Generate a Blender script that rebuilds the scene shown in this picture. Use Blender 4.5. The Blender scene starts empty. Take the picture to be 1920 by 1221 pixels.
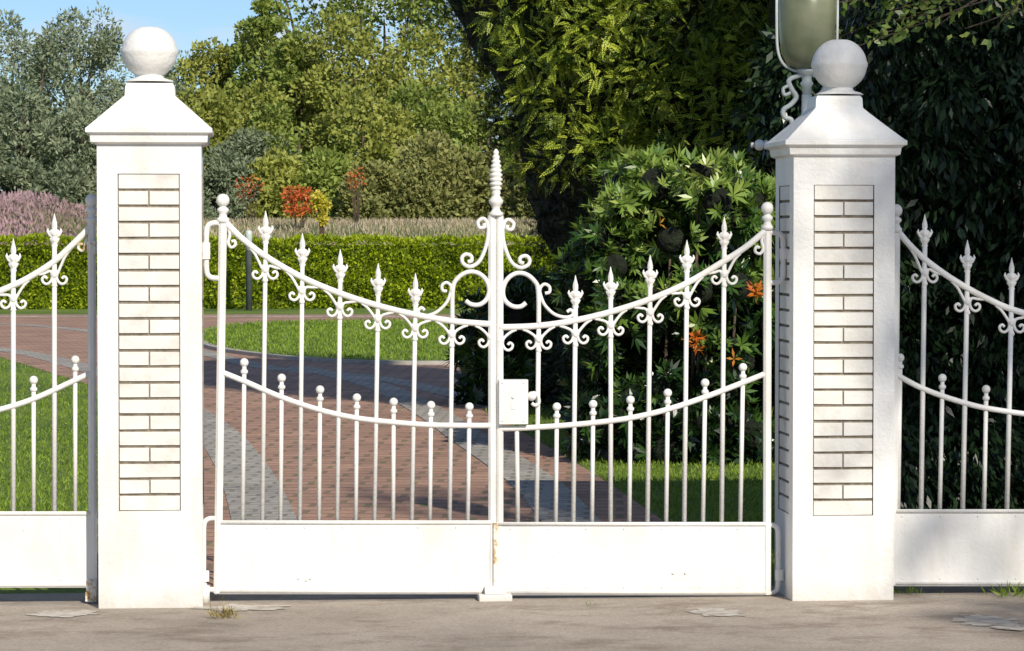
import bpy, bmesh, math, random
import numpy as np
from mathutils import Vector
random.seed(7); rng=np.random.default_rng(11)
scene=bpy.context.scene
scene.view_settings.view_transform='Standard'; scene.view_settings.look='None'; scene.view_settings.exposure=0

# ---------------------------------------------------------------- camera + survey maths
F=5600.0; YAW=math.radians(5); PITCH=math.atan(170.5/F)
C=Vector((-14*math.tan(YAW),-14,1.75))
fwd=Vector((math.sin(YAW)*math.cos(PITCH),math.cos(YAW)*math.cos(PITCH),-math.sin(PITCH)))
rgt=Vector((math.cos(YAW),-math.sin(YAW),0)); upv=rgt.cross(fwd)
def ray(u,v): return fwd*F+rgt*(u-960)+upv*(610.5-v)
def S(u,v,y):
    r=ray(u,v); t=(y-C.y)/r.y; return C+r*t
def G(u,v,z=0.0):
    r=ray(u,v); t=(z-C.z)/r.z; return C+r*t
def px(y): return (y+14)/F
cam_d=bpy.data.cameras.new("camera"); cam=bpy.data.objects.new("camera",cam_d)
scene.collection.objects.link(cam); scene.camera=cam
cam.location=C; cam.rotation_euler=(math.pi/2-PITCH,0,-YAW)
cam_d.sensor_width=36; cam_d.lens=36*F/1920; cam_d.clip_start=0.1; cam_d.clip_end=6000

# ---------------------------------------------------------------- light
AZ=math.radians(19); EL=math.radians(34)
SUN=Vector((math.sin(AZ)*math.cos(EL),-math.cos(AZ)*math.cos(EL),math.sin(EL)))
sd=bpy.data.lights.new("sun",'SUN'); sd.energy=4.95; sd.angle=math.radians(0.53); sd.color=(1,0.92,0.79)
so=bpy.data.objects.new("sun",sd); scene.collection.objects.link(so)
so.rotation_euler=SUN.to_track_quat('Z','Y').to_euler(); so.location=(8,-20,15)
w=bpy.data.worlds.new("World"); scene.world=w; w.use_nodes=True
nt=w.node_tree; nt.nodes.clear()
sky=nt.nodes.new('ShaderNodeTexSky'); sky.sky_type='NISHITA'; sky.sun_disc=False
sky.sun_elevation=EL; sky.sun_rotation=math.atan2(SUN.x,SUN.y); sky.dust_density=0.0; sky.ozone_density=5.0; sky.air_density=.75
tc=nt.nodes.new('ShaderNodeTexCoord'); mp=nt.nodes.new('ShaderNodeMapping'); mp.inputs['Scale'].default_value=(1,1,3.5)
nz=nt.nodes.new('ShaderNodeTexNoise'); nz.inputs['Scale'].default_value=16; nz.inputs['Detail'].default_value=6
rp=nt.nodes.new('ShaderNodeValToRGB'); rp.color_ramp.elements[0].position=.50; rp.color_ramp.elements[1].position=.72
mx=nt.nodes.new('ShaderNodeMixRGB'); mx.inputs[2].default_value=(7.0,7.2,7.6,1)
bg=nt.nodes.new('ShaderNodeBackground'); bg.inputs[1].default_value=.105
ow=nt.nodes.new('ShaderNodeOutputWorld')
L=nt.links.new
L(tc.outputs['Generated'],mp.inputs[0]); L(mp.outputs[0],nz.inputs[0]); L(nz.outputs[0],rp.inputs[0])
L(rp.outputs[0],mx.inputs[0]); L(sky.outputs[0],mx.inputs[1]); L(mx.outputs[0],bg.inputs[0]); L(bg.outputs[0],ow.inputs[0])

# ---------------------------------------------------------------- materials
def newmat(name):
    m=bpy.data.materials.new(name); m.use_nodes=True; n=m.node_tree; n.nodes.clear()
    o=n.nodes.new('ShaderNodeOutputMaterial'); b=n.nodes.new('ShaderNodeBsdfPrincipled')
    n.links.new(b.outputs[0],o.inputs[0]); return m,n,b,o
def ramp(n,stops):
    r=n.nodes.new('ShaderNodeValToRGB'); e=r.color_ramp.elements
    while len(e)<len(stops): e.new(.5)
    for i,(p,c) in enumerate(stops): e[i].position=p; e[i].color=(c[0],c[1],c[2],1)
    return r
def noise(n,scale,detail=5,rough=.55,coord='Object',stretch=None):
    t=n.nodes.new('ShaderNodeTexCoord'); z=n.nodes.new('ShaderNodeTexNoise')
    z.inputs['Scale'].default_value=scale; z.inputs['Detail'].default_value=detail; z.inputs['Roughness'].default_value=rough
    if stretch:
        q=n.nodes.new('ShaderNodeMapping'); q.inputs['Scale'].default_value=stretch
        n.links.new(t.outputs[coord],q.inputs[0]); n.links.new(q.outputs[0],z.inputs[0])
    else: n.links.new(t.outputs[coord],z.inputs[0])
    return z
def bump(n,b,src,strength,dist=.01):
    u=n.nodes.new('ShaderNodeBump'); u.inputs['Strength'].default_value=strength; u.inputs['Distance'].default_value=dist
    n.links.new(src,u.inputs['Height']); n.links.new(u.outputs[0],b.inputs['Normal'])
def mix(n,fac,a,b_,mode='MIX'):
    m=n.nodes.new('ShaderNodeMixRGB'); m.blend_type=mode
    for i,x in enumerate((fac,a,b_)):
        if hasattr(x,'links'): n.links.new(x,m.inputs[i])
        elif isinstance(x,(int,float)): m.inputs[i].default_value=x
        else: m.inputs[i].default_value=(x[0],x[1],x[2],1)
    return m.outputs[0]
def simple(name,stops,scale,rough=.7,bs=.2,bscale=None,bd=.01):
    m,n,b,o=newmat(name); z=noise(n,scale); r=ramp(n,stops); n.links.new(z.outputs[0],r.inputs[0])
    n.links.new(r.outputs[0],b.inputs['Base Color']); b.inputs['Roughness'].default_value=rough
    z2=noise(n,bscale or scale*3); bump(n,b,z2.outputs[0],bs,bd); return m

def white_paint(name,rust,base,bd,grime_h):
    m,n,b,o=newmat(name)
    z=noise(n,2.6,7,.65); r=ramp(n,[(.32,[c*k for c,k in zip(base,(.90,.89,.87))]),(.62,base)]); n.links.new(z.outputs[0],r.inputs[0])
    col=r.outputs[0]
    zs=noise(n,5,6,.7,stretch=(1,1,.18)); rs=ramp(n,[(.5,(1,1,1)),(.72,(.88,.86,.82))]); n.links.new(zs.outputs[0],rs.inputs[0])
    col=mix(n,1.0,col,rs.outputs[0],'MULTIPLY')
    z3=noise(n,38,4,.6); r3=ramp(n,[(rust,(0,0,0)),(rust+.05,(1,1,1))]); n.links.new(z3.outputs[0],r3.inputs[0])
    col=mix(n,r3.outputs[0],col,(.42,.30,.2))
    g=n.nodes.new('ShaderNodeNewGeometry'); s=n.nodes.new('ShaderNodeSeparateXYZ'); n.links.new(g.outputs['Position'],s.inputs[0])
    z4=noise(n,14,5,.7); ma=n.nodes.new('ShaderNodeMath'); ma.operation='MULTIPLY_ADD'
    n.links.new(z4.outputs[0],ma.inputs[0]); n.links.new(s.outputs[2],ma.inputs[2])
    ma.inputs[1].default_value=-grime_h*1.6
    rr=n.nodes.new('ShaderNodeMapRange'); rr.inputs[1].default_value=-grime_h*.75; rr.inputs[2].default_value=grime_h*.5
    rr.inputs[3].default_value=.45; rr.inputs[4].default_value=0
    n.links.new(ma.outputs[0],rr.inputs[0])
    col=mix(n,rr.outputs[0],col,(.45,.40,.33))
    n.links.new(col,b.inputs['Base Color']); b.inputs['Roughness'].default_value=.45; b.inputs['Specular IOR Level'].default_value=.35
    z2=noise(n,45,4); bump(n,b,z2.outputs[0],.4,bd); return m
M_iron=white_paint("white_gloss_paint",.71,(.80,.79,.765),.005,.05)
M_wall=white_paint("white_masonry_paint",.80,(.80,.795,.775),.010,.09)
M_brick=simple("white_painted_brick",[(.3,(.60,.57,.52)),(.5,(.71,.69,.64)),(.7,(.77,.755,.715))],7,.6,.4,60,.006)
M_mortar=simple("mortar",[(.3,(.14,.115,.085)),(.7,(.29,.25,.19))],30,.95,.5,80,.006)
M_rust=simple("flaking_paint",[(.3,(.78,.76,.72)),(.50,(.75,.72,.64)),(.57,(.55,.42,.24)),(.72,(.28,.14,.06))],26,.8,.4)
M_dark=simple("dark_metal",[(.3,(.07,.08,.085)),(.7,(.12,.13,.14))],5,.35,.1)
M_lampw=simple("lamp_paint",[(.3,(.42,.47,.45)),(.7,(.58,.62,.60))],8,.4,.2)
m,n,b,o=newmat("lamp_glass"); z=noise(n,6,4); r=ramp(n,[(.3,(.13,.15,.08)),(.7,(.24,.25,.15))]); n.links.new(z.outputs[0],r.inputs[0]); n.links.new(r.outputs[0],b.inputs['Base Color']); b.inputs['Roughness'].default_value=.3; M_glass=m
M_bark=simple("bark",[(.3,(.05,.035,.022)),(.7,(.14,.10,.07))],12,.95,.8,30,.03)
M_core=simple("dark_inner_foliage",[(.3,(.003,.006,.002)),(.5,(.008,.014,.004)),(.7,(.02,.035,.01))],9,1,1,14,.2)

def leafmat(name,cols,trans=.25,rough=.5,nscale=.8,spec=.4):
    m,n,b,o=newmat(name)
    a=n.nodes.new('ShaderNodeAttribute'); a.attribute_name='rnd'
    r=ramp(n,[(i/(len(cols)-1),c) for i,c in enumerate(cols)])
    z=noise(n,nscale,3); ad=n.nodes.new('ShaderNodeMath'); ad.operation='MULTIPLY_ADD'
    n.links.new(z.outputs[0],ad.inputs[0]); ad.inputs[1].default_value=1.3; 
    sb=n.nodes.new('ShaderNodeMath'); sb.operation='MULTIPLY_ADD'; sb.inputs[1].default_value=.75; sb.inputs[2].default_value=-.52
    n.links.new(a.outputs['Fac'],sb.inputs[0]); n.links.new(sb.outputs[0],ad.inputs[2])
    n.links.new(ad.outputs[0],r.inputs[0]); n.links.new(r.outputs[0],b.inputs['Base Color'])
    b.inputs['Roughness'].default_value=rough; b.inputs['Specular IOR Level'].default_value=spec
    t=n.nodes.new('ShaderNodeBsdfTranslucent'); n.links.new(r.outputs[0],t.inputs[0])
    ms=n.nodes.new('ShaderNodeMixShader'); ms.inputs[0].default_value=trans
    n.links.new(b.outputs[0],ms.inputs[1]); n.links.new(t.outputs[0],ms.inputs[2]); n.links.new(ms.outputs[0],o.inputs[0]); return m
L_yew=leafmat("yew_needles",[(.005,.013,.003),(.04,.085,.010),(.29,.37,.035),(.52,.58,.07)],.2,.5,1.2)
L_rho=leafmat("rhododendron_leaves",[(.008,.024,.007),(.035,.09,.016),(.16,.26,.04),(.34,.42,.10)],.15,.3,1.5,.6)
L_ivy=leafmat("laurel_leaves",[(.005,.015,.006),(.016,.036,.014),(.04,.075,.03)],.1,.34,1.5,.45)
L_orange=leafmat("orange_leaves",[(.40,.08,.01),(.65,.18,.02),(.5,.25,.03)],.3)
L_hedge=leafmat("hedge_leaves",[(.16,.23,.012),(.33,.42,.012),(.46,.54,.03)],.3)
L_gray=leafmat("willow_leaves",[(.12,.16,.09),(.23,.28,.16),(.38,.42,.27)],.25,.6,.3)
L_green=leafmat("tree_leaves",[(.11,.16,.035),(.23,.30,.055),(.34,.41,.09)],.3,.6,.3)
L_yg=leafmat("yellow_green_leaves",[(.18,.21,.04),(.32,.35,.065),(.42,.44,.10)],.3,.6,.3)
L_olive=leafmat("olive_leaves",[(.17,.19,.06),(.28,.29,.09),(.37,.37,.13)],.3,.6,.3)
L_red=leafmat("autumn_leaves",[(.40,.08,.03),(.70,.16,.04),(.50,.25,.06)],.3)
L_yellow=leafmat("yellow_leaves",[(.35,.34,.03),(.65,.55,.05),(.6,.53,.1)],.3)
L_dry=leafmat("dry_grass",[(.30,.28,.13),(.50,.42,.28),(.66,.54,.43)],.3,.8,.15)
L_purple=leafmat("purple_heather",[(.20,.25,.09),(.34,.24,.22),(.52,.34,.38)],.3,.8,.25)
L_grass=leafmat("grass_blades",[(.11,.19,.02),(.21,.32,.03),(.31,.42,.05)],.35,.6,1.2)
L_weed=leafmat("dry_tuft",[(.3,.24,.08),(.45,.36,.14),(.5,.42,.2)],.3,.8)

# ---------------------------------------------------------------- mesh helpers
def link(ob,parent=None):
    scene.collection.objects.link(ob)
    if parent: ob.parent=parent
    return ob
def empty(name,loc=(0,0,0)):
    e=bpy.data.objects.new(name,None); e.empty_display_size=.2; scene.collection.objects.link(e); return e
class MB:
    def __init__(s): s.v=[];s.f=[];s.m=[];s.sm=[]
    def add(s,vs,fs,mi=0,smooth=False):
        o=len(s.v); s.v+= [tuple(p) for p in vs]
        for f in fs: s.f.append([i+o for i in f]); s.m.append(mi); s.sm.append(smooth)
    def box(s,a,b,mi=0):
        x0,y0,z0=[min(a[i],b[i]) for i in range(3)]; x1,y1,z1=[max(a[i],b[i]) for i in range(3)]
        s.add([(x0,y0,z0),(x1,y0,z0),(x1,y1,z0),(x0,y1,z0),(x0,y0,z1),(x1,y0,z1),(x1,y1,z1),(x0,y1,z1)],
              [(0,3,2,1),(4,5,6,7),(0,1,5,4),(1,2,6,5),(2,3,7,6),(3,0,4,7)],mi)
    def tube(s,pts,r,seg=8,mi=0,ry=None,square=False):
        pts=[Vector(p) for p in pts]; n=len(pts)
        rs=r if isinstance(r,(list,tuple)) else [r]*n
        vs=[];fs=[]
        ang=[2*math.pi*(k+.5)/seg for k in range(seg)]
        for i,p in enumerate(pts):
            t=(pts[min(i+1,n-1)]-pts[max(i-1,0)]); t.normalize()
            Y=Vector((0,1,0))
            if abs(t.y)>.9: Y=Vector((1,0,0))
            a=t.cross(Y); a.normalize(); b=t.cross(a)
            k2=(ry/r if ry and not isinstance(r,(list,tuple)) else 1)
            for g in ang:
                c,sn=math.cos(g),math.sin(g)
                if square:
                    q=1/max(abs(c),abs(sn)); c*=q; sn*=q
                vs.append(p+a*rs[i]*c+b*rs[i]*k2*sn)
        for i in range(n-1):
            for k in range(seg):
                k1=(k+1)%seg
                fs.append((i*seg+k,i*seg+k1,(i+1)*seg+k1,(i+1)*seg+k))
        fs.append(tuple(range(seg))[::-1]); fs.append(tuple((n-1)*seg+k for k in range(seg)))
        s.add(vs,fs,mi,not square)
    def lathe(s,c,prof,seg=16,mi=0,mod=None,flat=1):
        vs=[];fs=[]
        for r,z in prof:
            for k in range(seg):
                a=2*math.pi*k/seg; rr=r*(mod(a) if mod else 1)
                vs.append((c[0]+rr*math.cos(a),c[1]+rr*math.sin(a)*flat,c[2]+z))
        for i in range(len(prof)-1):
            for k in range(seg):
                k1=(k+1)%seg; fs.append((i*seg+k,i*seg+k1,(i+1)*seg+k1,(i+1)*seg+k))
        fs.append(tuple(range(seg))[::-1]); fs.append(tuple((len(prof)-1)*seg+k for k in range(seg)))
        s.add(vs,fs,mi,True)
    def ball(s,c,r,seg=14,mi=0):
        s.lathe(c,[(max(r*math.sin(math.pi*i/10),r*.03),-r*math.cos(math.pi*i/10)) for i in range(11)],seg,mi)
    def loft(s,cx,cy,rings,mi=0,cap=True):
        vs=[];fs=[]
        for h,z in rings: vs+=[(cx-h,cy-h,z),(cx+h,cy-h,z),(cx+h,cy+h,z),(cx-h,cy+h,z)]
        for i in range(len(rings)-1):
            for k in range(4):
                k1=(k+1)%4; fs.append((i*4+k,i*4+k1,i*4+4+k1,i*4+4+k))
        if cap: fs.append((3,2,1,0)); q=len(rings)*4-4; fs.append((q,q+1,q+2,q+3))
        s.add(vs,fs,mi)
    def obj(s,name,mats,parent=None,merge=0,bevel=0):
        me=bpy.data.meshes.new(name); me.from_pydata(s.v,[],s.f)
        for m in mats: me.materials.append(m)
        me.polygons.foreach_set('material_index',s.m); me.polygons.foreach_set('use_smooth',s.sm)
        if merge:
            bm=bmesh.new(); bm.from_mesh(me); bmesh.ops.remove_doubles(bm,verts=bm.verts,dist=merge)
            bmesh.ops.recalc_face_normals(bm,faces=bm.faces); bm.to_mesh(me); bm.free()
        me.update(); ob=bpy.data.objects.new(name,me); link(ob,parent)
        if bevel:
            bv=ob.modifiers.new('bevel','BEVEL'); bv.width=bevel; bv.segments=2; bv.limit_method='ANGLE'; bv.angle_limit=.6
        return ob
def crom(P,k=6):
    P=[tuple(p) for p in P]; Q=[P[0]]+P+[P[-1]]; out=[]
    for i in range(1,len(Q)-2):
        p0,p1,p2,p3=[np.array(Q[j],float) for j in (i-1,i,i+1,i+2)]
        for j in range(k):
            t=j/k; out.append(tuple(.5*((2*p1)+(-p0+p2)*t+(2*p0-5*p1+4*p2-p3)*t*t+(-p0+3*p1-3*p2+p3)*t**3)))
    out.append(P[-1]); return out

# ---------------------------------------------------------------- pillars
def pillar(name,u0,u1,vb,vcap,vpan0,vpan1,pu0,pu1,rings,ballc,ballr,courses,y0=0.0):
    mb=MB(); xa=S(u0,700,y0).x; xb=S(u1,700,y0).x; h=(xb-xa)/2; cx=(xa+xb)/2; cy=y0+h; uc=(u0+u1)/2
    Zf=lambda v:S(uc,v,y0).z
    z1=Zf(vcap); pz1=Zf(vpan0); pz0=Zf(vpan1); pa=S(pu0,700,y0).x-cx; pb=S(pu1,700,y0).x-cx
    dep=.014
    for k in range(4):
        ca,sa=[(1,0),(0,1),(-1,0),(0,-1)][k]
        def T(a,d,z):
            x,y=a,-d
            return (cx+x*ca-y*sa, cy+x*sa+y*ca, z)
        o=[T(-h,h,-.02),T(h,h,-.02),T(h,h,z1),T(-h,h,z1)]
        i_=[T(pa,h,pz0),T(pb,h,pz0),T(pb,h,pz1),T(pa,h,pz1)]
        r_=[T(pa,h-dep,pz0),T(pb,h-dep,pz0),T(pb,h-dep,pz1),T(pa,h-dep,pz1)]
        mb.add(o+i_,[(0,1,5,4),(1,2,6,5),(2,3,7,6),(3,0,4,7)],0)
        mb.add(i_+r_,[(0,1,5,4),(1,2,6,5),(2,3,7,6),(3,0,4,7)],2)
        mb.add(r_,[(0,1,2,3)],2)
        ch=(pz1-pz0)/courses
        for c in range(courses):
            zt=pz1-c*ch-(.001 if c==0 else .006); zb=pz1-(c+1)*ch+(.001 if c==courses-1 else .006)
            e1=.003; segs=[(pa+e1,pb-e1)] if c%2==0 else [(pa+e1,(pa+pb)/2-.0028),((pa+pb)/2+.0028,pb-e1)]
            for a0,a1 in segs:
                e=random.uniform(-.0012,.0012); dd=h-dep-.001; d2=h-.0045+random.uniform(-.0015,.0015)
                vs=[T(a0,dd,zb+e),T(a1,dd,zb+e),T(a1,dd,zt+e),T(a0,dd,zt+e),T(a0+.001,d2,zb+e+.001),T(a1-.001,d2,zb-e+.001),T(a1-.001,d2,zt+e-.001),T(a0+.001,d2,zt-e-.001)]
                mb.add(vs,[(4,5,6,7),(0,1,5,4),(1,2,6,5),(2,3,7,6),(3,0,4,7)],1)
    s=px(y0)
    mb.add([(cx-h,cy-h,z1),(cx+h,cy-h,z1),(cx+h,cy+h,z1),(cx-h,cy+h,z1)],[(0,1,2,3)],0)
    mb.loft(cx,cy,[(hw*s,Zf(v)) for hw,v in rings],0)
    sc=px(cy); Zc=lambda v:S(uc,v,cy).z
    vc=ballc[1]; bx=S(ballc[0],vc,cy).x; top=rings[-1][1]
    prof=[(46,top+1),(40,top-3),(31,top-5),(26,top-8),(26,top-11)]
    prof=[(r*sc,Zc(v)) for r,v in prof]
    R=ballr
    for i in range(1,28):
        a=math.pi*(.13+.87*i/27); rr=max(R*math.sin(a),1); v=max(vc+R*.95*math.cos(a),vc-R*.90)
        if abs(v-vc)<4: rr+=1.5
        prof.append((rr*sc,Zc(v)))
    mb.lathe((bx,cy,0),prof,44,0)
    ob=mb.obj(name,[M_wall,M_brick,M_mortar],merge=.0004,bevel=.004)
    return cx,cy,h
p1=pillar("gate_pillar",183,379,1142,268,326,958,222,338,
  [(98,271),(108,267),(109,253),(112,251),(117,249),(117,241),(113,238),(84,211),(58,187),(47,177),(46,160),(43,153)],(280,98),52,21)
p2=pillar("gate_pillar",1487,1677,1139,291,347,967,1525,1638,
  [(97,294),(106,290),(108,277),(112,274),(117,272),(117,264),(112,261),(83,235),(56,210),(46,200),(45,183),(42,177)],(1574,122),52,21)

# ---------------------------------------------------------------- gates
YG=.21; sg=px(YG)
def gp(u,v,dy=0): return S(u,v,YG+dy)
def spear(mb,u,vt):
    H=[(0,.4),(8,2.2),(18,5),(25,5.5),(29,4),(31,8),(36,12),(41,10),(44,6),(47,10),(52,8),(56,5),(60,6.5),(63,4.2)]
    p=gp(u,vt); prof=[(r*sg,-(h)*sg) for h,r in H][::-1]
    mb.lathe(p,prof,16,0,lambda a:.72+.28*abs(math.cos(2*a)),.75)
    for s_ in (-1,1):   # small side leaves
        mb.tube([gp(u+s_*a,vt+b_) for a,b_ in ((3,46),(9,40),(13,33),(12,28))],[3.4*sg,3.6*sg,2.6*sg,.8*sg],6)
def ballbar(mb,u,ub,vt,vb):
    p=gp(u,vt+8); r=8.2*sg
    mb.ball(p,r,12); mb.lathe(p,[(4*sg,-22*sg),(7*sg,-19*sg),(7*sg,-15*sg),(4*sg,-12*sg),(4*sg,-5*sg)],10)
    mb.tube([gp(u,vt+20),gp(ub,vb)],4.3*sg,8)
def bracket(mb,u,rail,sides=(-1,1)):
    vr=rail(u)
    for s in sides:
        P=[(u+s*30,rail(u+s*30)+5),(u+s*19,rail(u+s*19)+10),(u+s*8,vr+19),(u+s*4,vr+28),(u+s*7,vr+38),(u+s*14,vr+43),(u+s*21,vr+40),(u+s*23,vr+33),(u+s*18,vr+29),(u+s*14,vr+33)]
        pts=crom(P,4); mb.tube([gp(a,b_,-.004) for a,b_ in pts],2.9*sg,6,ry=3.6*sg)
    p=gp(u,vr+24); mb.lathe(p,[(4*sg,-9*sg),(7.5*sg,-5*sg),(8*sg,2*sg),(5*sg,8*sg)],10)
    p=gp(u,vr+46); mb.lathe(p,[(4*sg,-5*sg),(6*sg,0),(4*sg,5*sg)],10)
def railf(P):
    C_=crom(sorted(P),10); xa=[c[0] for c in C_]; ya=[c[1] for c in C_]
    return lambda u: float(np.interp(u,xa,ya)) if xa[0]<=u<=xa[-1] else (ya[0] if u<xa[0] else ya[-1])
def rail(mb,P,w=6.2,dy=-.006):
    pts=crom(sorted(P),8); mb.tube([gp(a,b_,dy) for a,b_ in pts],w*sg,8,ry=.013,square=False)
def post(mb,u,ub,vball,vb,w=7.5):
    mb.tube([gp(u,vball+28),gp(ub,vb)],w*sg*1.0,8,square=True)
    p=gp(u,vball); mb.ball(p,12.5*sg,16)
    mb.lathe(p,[(9*sg,-42*sg),(12*sg,-38*sg),(12*sg,-34*sg),(7*sg,-30*sg),(7*sg,-24*sg),(11*sg,-20*sg),(11*sg,-16*sg),(6*sg,-12*sg),(6*sg,-6*sg)],14)
def panel(mb,u0,u1,v0,v1,th=.010):
    NX=36; vs=[];fs=[]
    for side in (0,1):
        for j in range(5):
            for i in range(NX+1):
                u=u0+(u1-u0)*i/NX; v=v1+(v0-v1)*j/4
                w_=.0022*math.sin(u*.021+j*.9)*math.sin(math.pi*j/4)*(1+.5*math.sin(u*.05))
                vs.append(gp(u,v,-.014+side*th+w_))
    K=(NX+1)
    for j in range(4):
        for i in range(NX):
            a=j*K+i; fs.append((a,a+1,a+K+1,a+K)); a+=5*K; fs.append((a,a+K,a+K+1,a+1))
    mb.add(vs,fs,0,True)
    for a,b_ in ((u0,u0),(u1,u1)): mb.tube([gp(a,v0,-.009),gp(b_,v1,-.009)],.0055,4,square=True)
    for v,h in ((v0+4,5),(v1-5,5)):
        mb.tube([gp(u0+1,v,-.014),gp(u1-1,v,-.014)],h*sg*.9,4,ry=.006,square=False)
    k=u0+24
    while k<u1-12:
        mb.ball(gp(k,v0+13,-.014),2.0*sg,6); mb.ball(gp(k,v1-14,-.014),1.8*sg,6); k+=71
def curve(mb,P,r=3.6,k=6,dy=-.003): mb.tube([gp(a,b_,dy) for a,b_ in crom(P,k)],r*sg,8,ry=r*1.2*sg)
def loop(mb,u,vt,vb,ue,r=5.5):
    P=[(u,vt),(u+(ue-u)*.55,vt+1),(ue-(ue-u)*.1,vt+7),(ue,vt+22),(ue,(vt+vb)/2),(ue,vb-22),(ue-(ue-u)*.1,vb-7),(u+(ue-u)*.55,vb-1),(u,vb)]
    curve(mb,P,r,5,0)

GATE=empty("wrought_iron_gate")
mb=MB()
RT=[(420,413),(450,444),(497,480),(566,520),(637,550),(708,573),(778,590),(847,602),(921,608)]
RL=[(413,697),(458,715),(528,745),(600,769),(668,784),(737,792),(808,797),(880,798),(921,798)]
rail(mb,RT); rail(mb,RL,5.6); f=railf(RT)
post(mb,418,408,376,1112)
for u,ub,vt in ((498,492,395),(567,562,437),(638,632,467),(709,702,493),(779,772,512)):
    spear(mb,u,vt); mb.tube([gp(u,vt+58),gp(ub,978)],4.4*sg,8); bracket(mb,u-1,f)
mb.tube([gp(848,600),gp(843,978)],4.4*sg,8); bracket(mb,847,f)
for u,ub,vt in ((458,455,672),(528,526,701),(600,598,723),(669,667,738),(738,737,746),(808,806,752),(880,877,755)): ballbar(mb,u,ub,vt,978)
curve(mb,[(428,424),(431,440),(428,455),(433,464),(441,460),(440,452),(434,453)],3)
bracket(mb,921,f,(-1,))
panel(mb,405,927,976,1114)
for a in (560,582,574): mb.ball(gp(a,1085+(a==574)*3,-.015),2.6*sg,8)
mb.tube([gp(922.5,404),gp(922.5,1114)],7*sg,8,square=True)
curve(mb,[(873,564),(884,571),(900,571),(913,560),(917,541),(909,522),(893,511),(875,511),(858,522),(849,542),(848,602)],4.6)
curve(mb,[(846,548),(845,536),(837,530),(829,535),(830,545),(838,546)],3.3)
curve(mb,[(846,545),(838,566),(822,583),(805,591),(790,592),(784,584),(790,577),(796,582)],3.3)
curve(mb,[(916,428),(914,450),(907,474),(897,492),(882,500),(869,495),(866,484),(873,477),(883,480),(884,489),(877,491)],3.9)
curve(mb,[(916,432),(912,415),(904,410),(896,417),(899,427),(908,426),(907,419)],3.7)
mb.obj("leaf_1",[M_iron],GATE)
mb=MB(); loop(mb,410,418,522,387,5.5); loop(mb,404,972,1106,382,5)
mb.tube([gp(385,455,0),gp(385,486,0)],9*sg,8,square=True); mb.tube([gp(385,470),gp(376,470)],5*sg,6)
mb.tube([gp(384,1070,0),gp(384,1090,0)],8*sg,8,square=True)
mb.tube([gp(384,1098,0),gp(384,1132,0)],10*sg,8)
mb.obj("hinge_1",[M_iron],GATE)
mb=MB()
RT=[(936,614),(1010,611),(1078,601),(1145,585),(1219,561),(1288,531),(1357,490),(1400,462),(1438,430)]
RL=[(936,804),(975,803),(1043,799),(1112,793),(1181,784),(1251,768),(1321,745),(1392,718),(1432,702)]
rail(mb,RT); rail(mb,RL,5.6); f=railf(RT)
post(mb,1439,1438,391,1115)
for u,ub,vt in ((1079,1075,516),(1145,1145,500),(1219,1214,478),(1288,1283,450),(1358,1353,406)):
    spear(mb,u,vt); mb.tube([gp(u,vt+58),gp(ub,980)],4.6*sg,8); bracket(mb,u,f)
mb.tube([gp(1010,608),gp(1006,980)],4.6*sg,8); bracket(mb,1010,f); bracket(mb,938,f,(1,))
for u,ub,vt in ((1044,1042,755),(1112,1110,750),(1182,1180,742),(1252,1249,729),(1322,1318,710),(1393,1388,681)): ballbar(mb,u,ub,vt,980)
mb.tube([gp(969,804),gp(971,980)],4.4*sg,8)
curve(mb,[(1432,437),(1428,452),(1431,466),(1425,476),(1416,472),(1418,463),(1424,465)],3)
panel(mb,933,1438,979,1116)
for a in (1262,1285): mb.ball(gp(a,1075,-.015),2.6*sg,8)
mb.tube([gp(937,404),gp(937,1116)],6.6*sg,8,square=True)
curve(mb,[(986,568),(976,575),(960,574),(946,562),(943,543),(951,524),(967,513),(985,514),(1001,526),(1009,545),(1010,608)],4.6)
curve(mb,[(1012,552),(1013,540),(1021,533),(1030,538),(1030,548),(1022,550)],3.3)
curve(mb,[(1012,549),(1020,570),(1036,587),(1053,594),(1068,594),(1075,588),(1070,581),(1063,585)],3.3)
curve(mb,[(942,430),(944,452),(951,476),(961,494),(976,502),(990,497),(993,487),(986,480),(976,483),(975,491),(982,494)],3.9)
curve(mb,[(942,434),(946,417),(954,412),(963,419),(960,430),(951,429),(952,422)],3.7)
mb.obj("leaf_2",[M_iron],GATE)
mb=MB()
mb.box(gp(936,796,-.045),gp(988,711,.02)); mb.ball(gp(962,745,-.045),3.5*sg,8); mb.box(gp(958,768,-.048),gp(966,752,-.04))
for a,b_ in ((942,718),(982,718),(942,789),(982,789)): mb.ball(gp(a,b_,-.045),2*sg,6)
mb.tube([gp(986,742,-.01),gp(996,742,-.01)],4*sg,8); 
curve(mb,[(994,740),(1002,737),(1009,744),(1010,756),(1003,760),(997,756)],3.6,6,-.02)
mb.ball(gp(997,743,-.02),9*sg,12)
mb.obj("lock_case",[M_iron],GATE,bevel=.003)
mb=MB(); loop(mb,1444,436,530,1469,5.5); loop(mb,1440,984,1112,1459,5)
mb.tube([gp(1471,466,0),gp(1471,486,0)],9*sg,8,square=True); mb.tube([gp(1470,475),gp(1486,475)],5*sg,6)
mb.tube([gp(1461,1068),gp(1461,1088)],8*sg,8,square=True)
mb.obj("hinge_2",[M_iron],GATE)
mb=MB(); mb.box(gp(925.5,1114,-.032),gp(932.5,980,-.0145)); mb.obj("cover_strip",[M_rust],GATE)
mb=MB(); p=gp(930,405)
prof=[(13,0),(14,5),(9,9),(7,14),(9,19),(13,24),(14,29),(10,34),(7,39),(9,43),(8,46)]
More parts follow.
